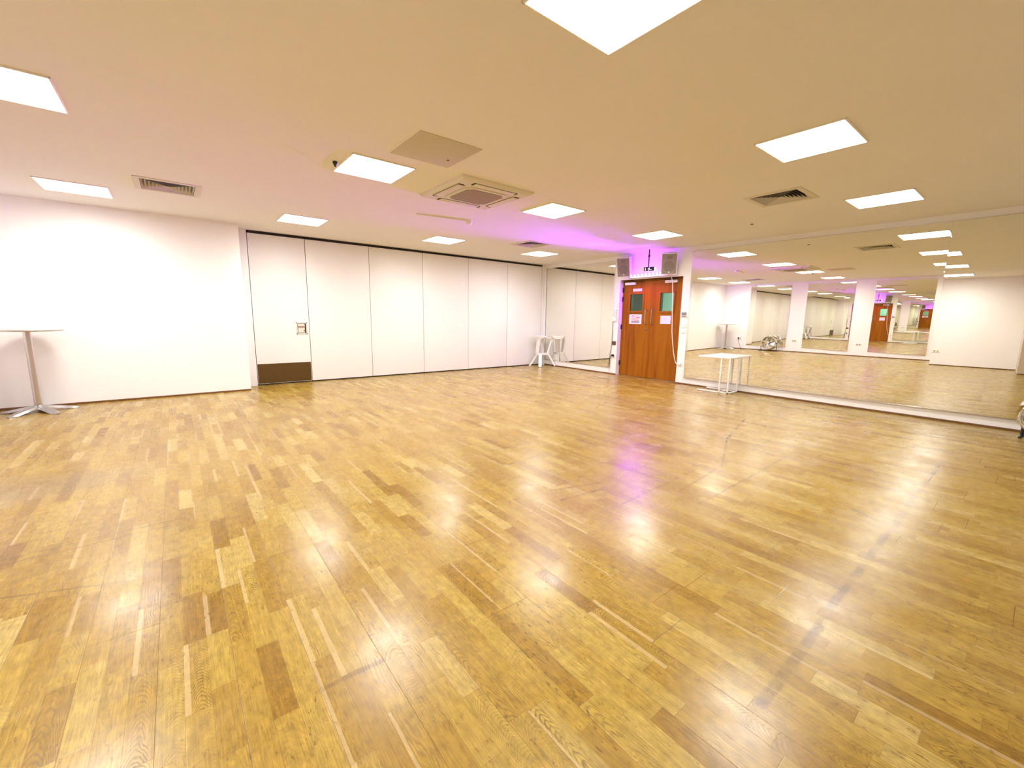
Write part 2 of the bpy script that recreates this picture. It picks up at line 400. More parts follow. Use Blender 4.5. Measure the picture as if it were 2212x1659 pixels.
# thin brown skirting strips
def skirting(name, x0, y0, x1, y1, nx, ny):
    t = .012; h = .026; b = MB()
    b.box((min(x0, x1) + min(0, nx * t), min(y0, y1) + min(0, ny * t), 0.0), (max(x0, x1) + max(0, nx * t), max(y0, y1) + max(0, ny * t), h), 'brown', .004)
    return struct(b.build(name))
skirting('baseboard_right', 0, 0, 0, DY0 - .01, -1, 0); skirting('baseboard_right.001', 0, DY1 + .0, 0, YB, -1, 0)
skirting('baseboard_left', -W, -.481, -7.143, -.481, 0, -1)
skirting('baseboard_far', -W, -.481, -W, -8.825, 1, 0)
skirting('baseboard_column', -8.62, -8.825, -8.62, -9.25, 1, 0)

# ------------------------------------------------------------------ movable partition along the back of the room
gx = [-6.975, -6.055, -4.857, -3.659, -2.465, -1.276, -.095]
b = MB(); b.box((gx[0] + .0, -.012, H - .040), (gx[-1], .05, H - .008), 'dark'); struct(b.build('trim_1'))          # black overhead track
b = MB(); b.box((-7.143, -.02, 0), (gx[0] - .006, .058, H), 'panel', .003); struct(b.build('trim_2'))                  # white jamb at the wall end
b = MB(); b.box((gx[-1] + .008, -.02, 0), (0, .058, H), 'panel', .003); struct(b.build('trim_3'))                      # white jamb in the corner
order = ['with a recessed latch and bronze kick plate', 'second from the latch door', 'third from the latch door', 'fourth from the latch door, mid wall', 'last but one before the stool corner', 'beside the white stool in the corner']
for k in range(6):
    x0, x1 = gx[k] + .005, gx[k + 1] - .005
    t = thing('partition_panel', 'tall white folding partition panel ' + order[k], 'partition panel', ((x0 + x1) / 2, 0, 0), group='white partition panels along the back wall')
    hw = (x1 - x0) / 2
    MB().box((-hw, -.004, .022), (hw, .05, H - .045), 'panel', .003).build('panel_board', t)
    MB().box((-hw, .004, .004), (hw, .044, .022), 'rubber').build('bottom_seal', t)
    if k == 0:
        cx = (x0 + x1) / 2
        MB().box((-6.965 - cx, -.008, .03), (-6.068 - cx, -.003, .388), 'bronze').build('kick_plate', t)
        L = MB(); a, c, d, e = -6.287 - cx, -6.094 - cx, .918, 1.145
        for lo, hi in (((a, -.012, d), (a + .022, -.003, e)), ((c - .022, -.012, d), (c, -.003, e)), ((a, -.012, d), (c, -.003, d + .022)), ((a, -.012, e - .022), (c, -.003, e))):
            L.box(lo, hi, 'ivory', .003)
        fr = L.build('latch_surround', t)
        MB().box((a + .022, -.006, d + .022), (c - .022, -.0035, e - .022), 'dark').build('latch_recess', fr)
        MB().box((a + .03, -.0085, d + .03), (c - .045, -.0062, e - .03), 'ivory').build('latch_back_plate', fr)
        MB().box((a + .034, -.024, d + .135), (c - .04, -.0086, d + .165), 'steel', .006).build('latch_lever', fr)
        MB().box((c - .065, -.018, d + .055), (c - .05, -.0086, d + .085), 'brass', .003).build('lock_cylinder', fr)

# ------------------------------------------------------------------ wall mirrors
def mirror_surface(y0, y1, z0, z1, bt, ct, kz, ky, off, sgn, name, label, group, x_wall):
    """one glued mirror sheet, slightly tilted and bowed; sgn=-1 faces -x (on the right wall), +1 faces +x"""
    yc, zc = (y0 + y1) / 2, 1.38; n = 16
    o_loc = (x_wall, yc, 0)
    mi_b = MB(); mi = mi_b._mi('mirror'); bm = mi_b.bm
    def X(y, z): return sgn * off + (bt * (y - yc) + ct * (z - zc) + kz * (z - zc) ** 2 + ky * (y - yc) ** 2)
    g = [[bm.verts.new((X(y0 + (y1 - y0) * a / n, z0 + (z1 - z0) * c / n), y0 + (y1 - y0) * a / n - yc, z0 + (z1 - z0) * c / n)) for c in range(n + 1)] for a in range(n + 1)]
    for a in range(n):
        for c in range(n):
            q = (g[a][c], g[a + 1][c], g[a + 1][c + 1], g[a][c + 1])
            f = bm.faces.new(q if sgn > 0 else q[::-1]); f.smooth = True; f.material_index = mi
    # edge and back
    me = mi_b._mi('steel'); xb = sgn * .001
    ring = [g[a][0] for a in range(n + 1)] + [g[n][c] for c in range(1, n + 1)] + [g[a][n] for a in range(n - 1, -1, -1)] + [g[0][c] for c in range(n - 1, 0, -1)]
    f2 = [bm.verts.new(v.co) for v in ring]; bk = [bm.verts.new((xb, v.co.y, v.co.z)) for v in ring]
    for k in range(len(ring)):
        f = bm.faces.new((f2[k], f2[(k + 1) % len(ring)], bk[(k + 1) % len(ring)], bk[k])); f.material_index = me
    o = mi_b.build(name, None, o_loc)
    return tag(o, label, 'mirror', group)
KZ, KY = .0036, .0022
MZ0, MZ1 = .150, 2.622
e = [-4.288, -5.500, -6.667, -7.842, -8.99]
bt = [-.0079, -.0096, -.0164, -.0216]; ct = [-.0050, -.0053, -.0050, .0010]
lab = ['tall wall mirror sheet right of the brown doors, behind the white side table', 'tall wall mirror sheet reflecting the silver drum fan', 'tall wall mirror sheet reflecting the two purple floor streaks', 'tall wall mirror sheet at the right edge of the picture, reflecting a plain cream wall']
for k in range(4):
    mirror_surface(e[k + 1] + .0015, e[k] - .0015, MZ0, MZ1, bt[k], ct[k], KZ, KY, .024, -1, 'wall_mirror', lab[k], 'big mirror sheets on the right wall', 0)
ms = [(-1.2285, -.118, 'tall wall mirror sheet in the corner behind the white stool'), (-2.405, -1.2315, 'tall wall mirror sheet between the corner mirror and the brown doors')]
for y0, y1, l in ms:
    mirror_surface(y0, y1, MZ0, MZ1, 0, 0, .0008, .0, .006, -1, 'wall_mirror', l, 'mirror sheets left of the doors', 0)
fm = [(-2.89, -1.50, 'far wall mirror behind the silver drum fan, seen in the reflection'), (-4.90, -3.44, 'middle far wall mirror between two white piers, seen in the reflection'), (-6.92, -5.46, 'far wall mirror showing the brown doors and purple bulbs in the reflection')]
for (y0, y1, l), fb in zip(fm, (-.004, -.016, -.019)):
    mirror_surface(y0, y1, .17, MZ1, fb, 0., -.0015, -.0025, .020, 1, 'far_mirror', l, 'mirrors on the opposite wall', -W)
# slim metal channels along the mirror edges
tr = MB(); tr.box((-.030, -8.99, MZ1 + .001), (0, -4.285, MZ1 + .007), 'steel', .0015); struct(tr.build('trim_4'))
tr = MB(); tr.box((-.034, -8.99, MZ0 - .007), (0, -4.285, MZ0 - .001), 'steel', .0015); struct(tr.build('trim_5'))
tr = MB(); tr.box((-.012, -2.408, MZ0 - .006), (0, -.116, MZ0 - .001), 'steel', .001); tr.box((-.012, -2.420, MZ0), (0, -2.408, MZ1), 'white', .001); tr.box((-.010, -.116, MZ0), (0, -.110, MZ1), 'dark'); struct(tr.build('trim_6'))

# ------------------------------------------------------------------ double doors
DX = .120
b = MB()       # white painted frame lining
b.box((.0, DY0 - .004, 0), (.2, DY0, DZ), 'wall'); b.box((.0, DY1, 0), (.2, DY1 + .004, DZ), 'wall'); b.box((DX + .002, DY1, DZ - .03), (.2, DY0, DZ), 'wood'); b.box((.03, DY1, DZ - .004), (.2, DY0, DZ), 'black')
struct(b.build('trim_7'))
def door_leaf(name, ya, yb, gl, hinge_side):
    """leaf between ya > yb with a glazed vision panel gl=(y_hi,y_lo,z_lo,z_hi)"""
    yh, yl, zl, zh = gl; z0, z1 = .008, DZ - .034; x0, x1 = DX, DX + .045
    b = MB()
    b.box((x0, yh, z0), (x1, ya, z1), 'wood'); b.box((x0, yb, z0), (x1, yl, z1), 'wood')
    b.box((x0, yl, z0), (x1, yh, zl), 'wood'); b.box((x0, yl, zh), (x1, yh, z1), 'wood')
    d = struct(b.build(name))
    w = .036; f = MB()
    f.box((x0 - .012, yh - .002, zl - w), (x0, yh + w, zh + w), 'wood', .004); f.box((x0 - .012, yl - w, zl - w), (x0, yl + .002, zh + w), 'wood', .004)
    f.box((x0 - .012, yl, zl - w), (x0, yh, zl + .002), 'wood', .004); f.box((x0 - .012, yl, zh - .002), (x0, yh, zh + w), 'wood', .004)
    f.build('vision_frame', d)
    r = MB(); q = .006
    r.box((x0 + .016, yh - q, zl), (x1 + .05, yh, zh), 'black'); r.box((x0 + .016, yl, zl), (x1 + .02, yl + q, zh), 'black')
    r.box((x0 + .016, yl, zl), (x1 + .02, yh, zl + q), 'black'); r.box((x0 + .016, yl, zh - q), (x1 + .02, yh, zh), 'black'); r.build('glazing_bead', d)
    MB().box((x0 + .008, yl, zl), (x0 + .014, yh, zh), 'glass').build('glass_pane', d)
    return d
d1 = door_leaf('door_1', DY0 - .006, -3.334, (-2.790, -3.118, 1.482, 1.856), 1)
d2 = door_leaf('door_2', -3.338, DY1 + .006, (-3.552, -3.870, 1.478, 1.866), -1)
def pull(d, y, z0, z1):
    p = MB(); p.tube([(DX, y, z0 + .01), (DX - .045, y, z0 + .01), (DX - .058, y, z0 + .022), (DX - .058, y, z1 - .022), (DX - .045, y, z1 - .01), (DX, y, z1 - .01)], .0105, 'steel', 10)
    p.lathe([(.02, 0), (.02, .006)], 'brass', 16, Matrix.Translation((DX, y, z0 + .01)) @ Matrix.Rotation(-PI / 2, 4, 'Y'))
    p.lathe([(.02, 0), (.02, .006)], 'brass', 16, Matrix.Translation((DX, y, z1 - .01)) @ Matrix.Rotation(-PI / 2, 4, 'Y'))
    p.build('pull_handle', d)
pull(d1, -3.240, 1.19, 1.52); pull(d2, -3.392, 1.19, 1.52)
MB().lathe([(.026, 0), (.026, .008), (.012, .012)], 'brass', 20, Matrix.Translation((DX, -3.245, 1.076)) @ Matrix.Rotation(-PI / 2, 4, 'Y')).build('lock_rose', d1)
for z in (1.958, 1.748, 1.119, .28):
    MB().tube([(DX - .012, DY0 - .010, z - .055), (DX - .012, DY0 - .010, z + .055)], .013, 'black', 10).box((DX - .022, DY0 - .034, z - .05), (DX, DY0 - .004, z + .05), 'black', .003).build('hinge', d1)
for z in (1.95, 1.12, .28):
    MB().tube([(DX - .012, DY1 + .010, z - .055), (DX - .012, DY1 + .010, z + .055)], .011, 'black', 10).build('hinge', d2)
for d, ya, yb in ((d1, -2.655, -2.93), (d2, -3.668, -3.945)):
    c = MB().box((DX - .055, yb, 2.062), (DX, ya, 2.118), 'white', .006).build('door_closer', d)
    MB().box((DX - .035, ya - .16, 2.119), (DX - .012, ya + .02, 2.133), 'black').tube([(DX - .02, (ya + yb) / 2, 2.126), (DX - .09, (ya + yb) / 2 - .12, 2.130), (DX - .01, (ya + yb) / 2 - .30 if d is d1 else (ya + yb) / 2 + .25, 2.133)], .007, 'black', 6).build('closer_arm', c)
# notices on the doors
def paper(name, y0, y1, z0, z1, mat, label, cat, bars):
    t = thing(name, label, cat, (DX - .0005, 0, 0))
    MB().box((-.0015, y1, z0), (0, y0, z1), mat).build('sheet', t)
    if bars:
        p = MB()
        for (a, c, lo, hi, m) in bars:
            p.box((-.0022, y0 + (y1 - y0) * c, z0 + (z1 - z0) * lo), (-.0015, y0 + (y1 - y0) * a, z0 + (z1 - z0) * hi), m)
        p.build('print', t)
    return t
paper('paper_notice', -2.787, -3.113, 1.196, 1.409, 'paper', 'white paper notice with red and black print on the left door', 'notice',
      [(.17, .38, .80, .85, 'ink'), (.38, .80, .79, .84, 'orange'), (.17, .60, .70, .74, 'orange'), (.60, .84, .64, .70, 'red'), (.17, .84, .60, .63, 'red'), (.17, .7, .52, .56, 'orange'), (.17, .8, .45, .48, 'red'), (.17, .55, .37, .42, 'orange'), (.5, .84, .34, .37, 'ink'), (.17, .84, .28, .32, 'orange'), (.17, .84, .16, .24, 'ink')])
paper('paper_notice', -3.586, -3.829, 1.212, 1.383, 'paperpink', 'pale pink paper notice on the right door', 'notice',
      [(.35, .62, .74, .77, 'mauve'), (.42, .56, .60, .63, 'mauve'), (.3, .68, .48, .51, 'mauve'), (.45, .55, .36, .39, 'mauve')])
paper('door_plaque', -2.847, -3.083, 1.917, 1.977, 'white', 'small white plaque above the left door window', 'plaque', None)

# corridor behind the doors, seen through the glass
b = MB(); b.box((2.4, -6., 0), (2.5, 2.2, H), 'corridor'); struct(b.build('wall_corridor'))
b = MB(); b.box((2.36, -2.02, 0), (2.40, .4, 2.5), 'corridor_dark'); struct(b.build('door_3'))
b = MB(); b.box((.2, -6., -.06), (2.5, 2.2, 0), 'column'); struct(b.build('floor_corridor'))
b = MB(); b.box((.2, -6., H), (2.5, 2.2, H + .05), 'wall'); struct(b.build('ceiling_corridor'))
b = MB(); b.box((.2, 2.2, 0), (2.5, 2.3, H), 'corridor_dark'); b.box((.2, -6.1, 0), (2.5, -6., H), 'wall'); struct(b.build('wall_corridor_end'))

# ------------------------------------------------------------------ ceiling: light panels
names = {(0, 0): 'square glowing ceiling panel nearest the cream wall on the left, beside the vent there', (1, 0): 'square glowing ceiling panel above the partition latch door', (2, 0): 'square glowing ceiling panel above the middle of the white partition',
         (3, 0): 'square glowing ceiling panel above the stool corner', (0, 1): 'square glowing ceiling panel cut by the left edge of the picture', (1, 1): 'square glowing ceiling panel beside the plain access hatch',
         (2, 1): 'square glowing ceiling panel between the air conditioner and the purple wash', (3, 1): 'square glowing ceiling panel in front of the brown doors', (0, 2): 'square ceiling panel behind the viewer, seen only as the last of four in the mirror',
         (1, 2): 'big glowing ceiling panel cut by the top edge of the picture', (2, 2): 'large square glowing ceiling panel at upper right, nearer the viewer', (3, 2): 'square glowing ceiling panel close to the long mirror wall'}
proto = None
for i, x in enumerate(LX):
    for j, y in enumerate(LY):
        if proto is None:
            t = thing('ceiling_light', names[i, j], 'ceiling light', (x, y, H), group='square ceiling light panels'); a = .305
            f = MB()
            f.box((-a, -a, -.010), (-a + .012, a, 0), 'frame', .002); f.box((a - .012, -a, -.010), (a, a, 0), 'frame', .002)
            f.box((-a, -a, -.010), (a, -a + .012, 0), 'frame', .002); f.box((-a, a - .012, -.010), (a, a, 0), 'frame', .002); f.build('frame', t)
            q = a - .012
            MB().poly([(-q, -q, -.007), (-q, q, -.007), (q, q, -.007), (q, -q, -.007)], 'lamp').build('diffuser', t)
            proto = t
        else:
            t = copy_tree(proto); t.location = (x, y, H); t['label'] = names[i, j]

# four-way air vents
def vent_proto():
    t = thing('ceiling_vent', 'white four-way ceiling vent near the left wall lights', 'vent', (*VENTS[0], H), group='square ceiling air vents')
    f = MB(); a, c = .30, .242
    for s0 in (1, -1):
        f.box((s0 * c, -a, -.008), (s0 * a, a, 0), 'ivory', .002); f.box((-c, s0 * c, -.008), (c, s0 * a, 0), 'ivory', .002)
    f.build('frame', t)
    d = MB(); z = .16; s = c + .002
    for P in ([(-s, -s), (s, -s)], [(s, -s), (s, s)], [(s, s), (-s, s)], [(-s, s), (-s, -s)]):
        (x0, y0), (x1, y1) = P; d.poly([(x0, y0, 0), (x1, y1, 0), (x1, y1, z), (x0, y0, z)], 'dark')
    d.poly([(-s, -s, z), (s, -s, z), (s, s, z), (-s, s, z)], 'dark'); d.build('duct', t)
    bl = MB()
    for k in range(7):
        o_ = c - .004 - k * .0335; i_ = o_ - .031
        if i_ < .004: i_ = .004
        for q in range(4):
            an = q * PI / 2; R = Matrix.Rotation(an, 3, 'Z')
            p = [R @ Vector(v) for v in ((-o_, -o_, -.004), (o_, -o_, -.004), (i_, -i_, .050), (-i_, -i_, .050))]
            bl.poly(p, 'ivory')
            bl.poly([v + Vector((0, 0, .0025)) for v in p][::-1], 'blade_shade')  # upper faces near black: shade inside the vent put into the colour
    bl.build('blades', t)
    return t
v0 = vent_proto()
for (x, y), l in zip(VENTS[1:], ('dark four-way ceiling vent beside the right hand lights, nearer the mirror wall', 'dark four-way ceiling vent beside the light over the stool corner')):
    t = copy_tree(v0); t.location = (x, y, H); t['label'] = l

# ceiling cassette air conditioner
t = thing('ceiling_mounted_air_conditioner', 'cream ceiling cassette air conditioner with square brown intake grille', 'air conditioner', (*AC, H))
a, c = .48, .44
b = MB(); lo = .036
def ring(aa, z): return [(-aa, -aa, z), (aa, -aa, z), (aa, aa, z), (-aa, aa, z)]
A, B, C = ring(a, 0.), ring(a - .006, -.016), ring(c, -lo)
for P, Q in ((A, B), (B, C)):
    for k in range(4): b.poly([P[k], Q[k], Q[(k + 1) % 4], P[(k + 1) % 4]], 'ivory')
b.poly(C, 'ivory'); b.build('fascia', t)
g = MB(); gi = .285
oct_ = [(-gi, -gi + .07), (-gi + .07, -gi), (gi - .07, -gi), (gi, -gi + .07), (gi, gi - .07), (gi - .07, gi), (-gi + .07, gi), (-gi, gi - .07)]
g.prism(oct_, -lo - .010, -lo + .001, 'ivory'); gf = g.build('grille_surround', t)
gs = .245; oct2 = [(-gs, -gs + .06), (-gs + .06, -gs), (gs - .06, -gs), (gs, -gs + .06), (gs, gs - .06), (gs - .06, gs), (-gs + .06, gs), (-gs, gs - .06)]
g = MB(); g.prism(oct2, -lo - .013, -lo - .009, 'ivory_dark'); g.build('intake_grille', gf)
for k in range(4):
    R = Matrix.Rotation(k * PI / 2, 4, 'Z'); L = MB()
    L.box((-.275, -.412, -lo - .0015), (.275, -.318, -lo + .001), 'dark', 0, R); L.box((-.268, -.405, -lo - .006), (.268, -.325, -lo - .001), 'ivory', .002, R)
    L.box((-.290, -.410, -lo - .004), (-.270, -.345, -lo), 'dark', 0, R); L.box((.270, -.410, -lo - .004), (.290, -.345, -lo), 'dark', 0, R)
    L.build('louvre_flap', t)

b = MB(); b.box((-.287, -.295, -.006), (.287, .295, .004), 'access', .001); t = thing('flush_mounted_access_hatch', 'plain square tan access hatch in the ceiling beside a light panel', 'hatch', (-6.17, -5.29, H)); b.build('hatch_panel', t)
MB().lathe([(.012, -.009), (.012, -.005)], 'pin', 12, Matrix.Translation((.185, .11, 0))).build('hatch_lock', t)
# smoke detector with its surface conduit
t = thing('smoke_detector', 'small white smoke detector on the ceiling in front of the partition', 'smoke detector', (-4.50, -3.215, H))
MB().lathe([(.055, 0), (.055, -.014), (.050, -.018)], 'white', 28).build('base', t)
MB().lathe([(.046, -.018), (.046, -.040), (.034, -.056), (.012, -.060)], 'white', 28).build('sensor_head', t)
t = MB().box((-5.30, -3.095, H - .016), (-4.56, -3.075, H + .004), 'ceiling', .003, None); o = t.build('surface_mounted_conduit'); tag(o, 'thin painted cable conduit running across the ceiling to the smoke detector', 'conduit')
o.data.transform(Matrix.Translation((-4.93, -3.085, 0)) @ Matrix.Rotation(math.radians(-10.), 4, 'Z') @ Matrix.Translation((4.93, 3.085, 0))); o.location = (0, -.065, 0)
o = MB().lathe([(.020, .004), (.024, -.012), (.012, -.035), (.004, -.05)], 'black', 14).build('hanging_sprinkler_head', None, (-6.765, -4.435, H)); tag(o, 'tiny black sprinkler head beside the ceiling light near the access hatch', 'sprinkler')
o = MB().lathe([(.022, 0), (.020, -.006)], 'pin', 14).build('ceiling_fixing', None, (-1.26, -5.87, H)); tag(o, 'tiny brown fixing on the bare ceiling in front of the long mirror', 'fixing')

# ------------------------------------------------------------------ above the doors: speakers, LED bar, exit sign
def speaker(label, pos, aim, tilt):
    """pos = centre of the front face; aim = direction (degrees from -x towards -y) of the front"""
    t = thing('wall_speaker', label, 'loudspeaker', pos, (0, 0, 0), 'white loudspeakers over the doors')
    n = Matrix.Rotation(math.radians(aim), 4, 'Z') @ Matrix.Rotation(math.radians(-tilt), 4, 'Y')   # local -x is the front
    t.matrix_world = Matrix.Translation(pos) @ n
    t.rotation_euler = n.to_euler(); t.location = pos
    w, h, d = .150, .205, .22
    b = MB(); b.prism([(0, -w), (d, -w * .72), (d, w * .72), (0, w)], -h, h, 'cabinet'); cab = b.build('cabinet', t)
    r = MB()
    for s0 in (1, -1):
        r.box((-.008, s0 * (w - .012), -h), (.002, s0 * w, h), 'cabinet', .003); r.box((-.008, -w, s0 * (h - .012)), (.002, w, s0 * h), 'cabinet', .003)
    r.build('front_rim', cab)
    g = MB().box((-.004, -w + .012, -h + .012), (-.001, w - .012, h - .012), 'grille').build('front_grille', t)
    MB().lathe([(.105, 0), (.105, .0015)], 'greydark', 36, Matrix.Translation((-.0041, 0, -.045)) @ Matrix.Rotation(-PI / 2, 4, 'Y')).build('woofer_shadow', g)
    MB().box((-.0055, -.055, .095), (-.0041, .055, .165), 'greydark').build('horn_shadow', g)
    MB().box((-.0065, -.013, -h + .035), (-.004, .013, -h + .061), 'paper').build('badge', g)
    return t
s2 = speaker('white wall loudspeaker above the right door, facing the viewer', (-.27, -3.945, 2.395), 30, 14)
s1 = speaker('white wall loudspeaker above the left door, beside the small mirror', (-.26, -2.835, 2.415), 14, 14)
for s_, y in ((s1, -2.80), (s2, -3.86)):
    t = MB(); inv = (Matrix.Translation(s_.location) @ s_.rotation_euler.to_matrix().to_4x4()).inverted()
    t.tube([inv @ Vector((0., y, s_.location.z)), inv @ Vector((-.045, y, s_.location.z))], .02, 'black', 10); t.build('wall_bracket', s_)

led_bar = t = thing('led_light_bar', 'purple LED light bar with round bulbs on the ledge above the doors', 'light bar', (-.10, -3.33, 2.2))
MB().box((.025, -.49, -.002), (.10, .45, .024), 'white', .004).build('housing', t)
ys = [-2.927, -3.021, -3.113, -3.207, -3.301, -3.392, -3.482, -3.570, -3.657]
bp = None
for k, y in enumerate(ys):
    zz = 2.233 + .018 * k / 8 - 2.2 + .002
    if bp is None: bp = MB().sphere((0, 0, 0), .0215, 'led').tube([(.018, 0, 0), (.06, 0, -.008)], .012, 'white', 8).build('bulb', t, (0, y + 3.33, zz))
    else:
        q = bp.copy(); COL.objects.link(q); q.location = (0, y + 3.33, zz)
MB().tube([(.085, .44, .0), (.06, .52, .03), (.05, .545, .09), (.06, .55, .20)], .005, 'cable', 6).build('power_lead', t)

t = thing('exit_sign', 'dark hanging exit sign with arrow and running figure above the doors', 'exit sign', (-.32, -3.52, 2.324), (0, 0, math.radians(16)))
MB().box((-.02, -.172, -.042), (.02, .172, .042), 'white', .004).build('housing', t)
MB().box((-.022, -.112, -.041), (-.0195, .098, .041), 'navy').build('sign_face', t)
p = MB(); xx = (-.0235, -.0215)
def P(pts): p.prism([(-y, z) for y, z in pts], xx[0], xx[1], 'pict', 'x')   # y measured to the right as seen
P([(-.072, .028), (-.058, .028), (-.058, -.012), (-.046, -.012), (-.065, -.032), (-.084, -.012), (-.072, -.012)])                 # arrow down
P([(.0, .020), (.014, .034), (.022, .022), (.012, .012)]); P([(-.004, .012), (.018, .014), (.034, -.010), (.062, -.008), (.062, -.018), (.030, -.020), (.018, -.006), (.008, -.034), (-.006, -.034), (.004, -.004)])   # running figure
P([(-.006, .012), (.004, .016), (-.012, -.006), (-.022, -.002)])
p.build('pictogram', t)
MB().box((-.0225, -.150, -.034), (-.0195, -.120, .034), 'pict').build('lamp_window', t)
MB().tube([(0, .01, .042), (0, .01, .24), (0, .01, .25), (0, .01, .275), (0, .01, .285), (0, .01, H - 2.324)], [.012, .012, .021, .021, .012, .012], 'black', 10).build('hanging_rod', t)

# ------------------------------------------------------------------ small fittings on the door piers
t = thing('wall_controller', 'white air conditioner controller with grey screen right of the doors', 'wall controller', (0, -4.203, 1.41))
MB().box((-.018, -.075, -.058), (0, .075, .058), 'white', .004).build('case', t); MB().box((-.020, -.052, -.01), (-.0175, .058, .044), 'screen').build('display', t); MB().box((-.021, -.05, -.044), (-.0175, .056, -.022), 'greydark').build('buttons', t)
t = thing('light_switch', 'white double light switch plate under the wall controller', 'light switch', (0, -4.204, 1.22))
MB().box((-.010, -.050, -.075), (0, .050, .075), 'white', .003).build('plate', t); MB().box((-.015, -.015, -.02), (-.009, .015, .02), 'white', .002).build('rocker', t)
t = thing('light_switch', 'small square white switch plate, lowest on the pier right of the doors', 'light switch', (0, -4.206, 1.076))
MB().box((-.010, -.043, -.043), (0, .043, .043), 'white', .003).build('plate', t); MB().box((-.015, -.012, -.018), (-.009, .012, .018), 'white', .002).build('rocker', t)
t = thing('thermostat', 'white thermostat with small dark marks left of the doors', 'thermostat', (0, -2.487, 1.445))
MB().box((-.022, -.043, -.075), (0, .043, .075), 'white', .004).build('case', t)
for a_, c_ in ((-.028, .055), (.018, .04), (.018, .0), (.03, -.055), (-.03, -.02)): MB().box((-.024, a_ - .008, c_ - .009), (-.0215, a_ + .008, c_ + .009), 'greydark').build('button', t)
t = MB().box((-.016, -.04, -.03), (0, .04, .03), 'white', .003).build('call_point', None, (0, -2.492, 1.60)); tag(t, 'small blank white plate above the thermostat', 'wall plate')
t = MB().box((-.030, -.045, -.055), (0, .045, .055), 'white', .004).build('junction_box', None, (0, -2.480, 1.30)); tag(t, 'white junction box under the thermostat with a black cable below it', 'junction box')
t = thing('power_socket', 'brown metal double socket on the pier left of the doors', 'power socket', (0, -2.490, .738))
MB().box((-.012, -.05, -.045), (0, .05, .045), 'brass', .003).build('plate', t)
for a_ in (-.024, .024):
    for c_ in (-.018, .02): MB().box((-.014, a_ - .013, c_ - .012), (-.0115, a_ + .013, c_ + .012), 'ink').build('outlet', t)
t = thing('power_socket', 'white socket with a black plug in it, low left of the doors', 'power socket', (0, -2.488, .44))
MB().box((-.010, -.045, -.045), (0, .045, .045), 'white', .003).build('plate', t); MB().box((-.05, -.024, -.015), (-.009, .030, .035), 'black', .008).build('plug', t)
t = MB().tube([(-.014, -2.455, 1.245), (-.018, -2.435, 1.235), (-.018, -2.432, 1.0), (-.02, -2.44, .75), (-.03, -2.425, .60), (-.035, -2.40, .40), (-.03, -2.385, .25), (-.03, -2.362, .21), (-.03, -2.372, .16), (-.03, -2.395, .17), (-.03, -2.402, .3), (-.04, -2.44, .46)], .0055, 'cable', 6).build('power_cable'); tag(t, 'black cable hanging down beside the small mirror left of the doors', 'cable')
t = MB().tube([(-.025, -2.37, .18), (-.028, -2.372, .08), (-.028, -2.385, .05), (-.028, -2.40, .06), (-.026, -2.402, .17)], .004, 'wcable', 6).build('cord_loop'); tag(t, 'white cord loop hanging below the black cable near the skirting', 'cord')
cpts = [(-.09, -3.80, 2.20), (-.06, -3.885, 2.17), (-.03, -3.905, 2.05), (-.02, -3.92, 1.777), (-.02, -3.935, 1.5), (-.02, -3.948, 1.308), (-.02, -3.965, 1.05), (-.02, -3.997, .835), (-.02, -4.03, .65), (-.02, -4.066, .504), (-.02, -4.10, .42), (-.02, -4.155, .388), (-.02, -4.205, .396)]
MB().tube([(x + .10, y + 3.33, z - 2.2) for x, y, z in cpts], .0085, 'wcable', 8).build('power_cord', led_bar)
t = MB().box((-.012, -.018, -.02), (0, .018, .02), 'white', .003).tube([(-.008, 0, 0), (-.04, 0, .002), (-.05, -.02, .02), (-.05, -.035, .045)], .006, 'white', 8).build('cord_hook', None, (0, -4.21, .405)); tag(t, 'small white wall hook holding the cord end right of the doors', 'hook')

# sockets on the far wall, seen in the long mirror
def far_socket(y, z, label, plug=False):
    t = thing('wall_socket', label, 'wall socket', (-W, y, z), group='sockets on the far wall')
    MB().box((0, -.075, -.043), (.010, .075, .043), 'frame', .003).build('plate', t)
    for a_ in (-.035, .035): MB().box((.009, a_ - .02, -.012), (.0115, a_ + .02, .016), 'greydark').build('outlet', t)
    if plug: MB().box((.010, .012, -.03), (.055, .062, .025), 'black', .008).build('plug', t)
far_socket(-1.22, .46, 'far wall socket with a black plug beside the tall table in the reflection', True)
far_socket(-3.17, .44, 'white socket on the pier right of the drum fan in the reflection')
far_socket(-5.19, .42, 'white socket on the pier left of the mirrored brown doors in the reflection')
far_socket(-7.15, .45, 'white socket on the plain cream wall in the reflection')
t = MB().tube([(-W + .055, -1.185, .45), (-W + .09, -1.20, .38), (-W + .06, -1.25, .2), (-W + .05, -1.30, .06), (-W + .06, -1.4, .012), (-W + .06, -1.7, .010), (-W + .05, -2.02, .010)], .006, 'cable', 6).build('fan_cable'); tag(t, 'black cable dropping from the far wall plug to the floor in the reflection', 'cable')
t = MB().box((0, -.03, -.05), (.03, .03, .05), 'black', .004).build('dark_wall_fitting', None, (-8.62, -8.93, 1.24)); tag(t, 'small black fitting on the beige column at the mirror edge', 'wall fitting')

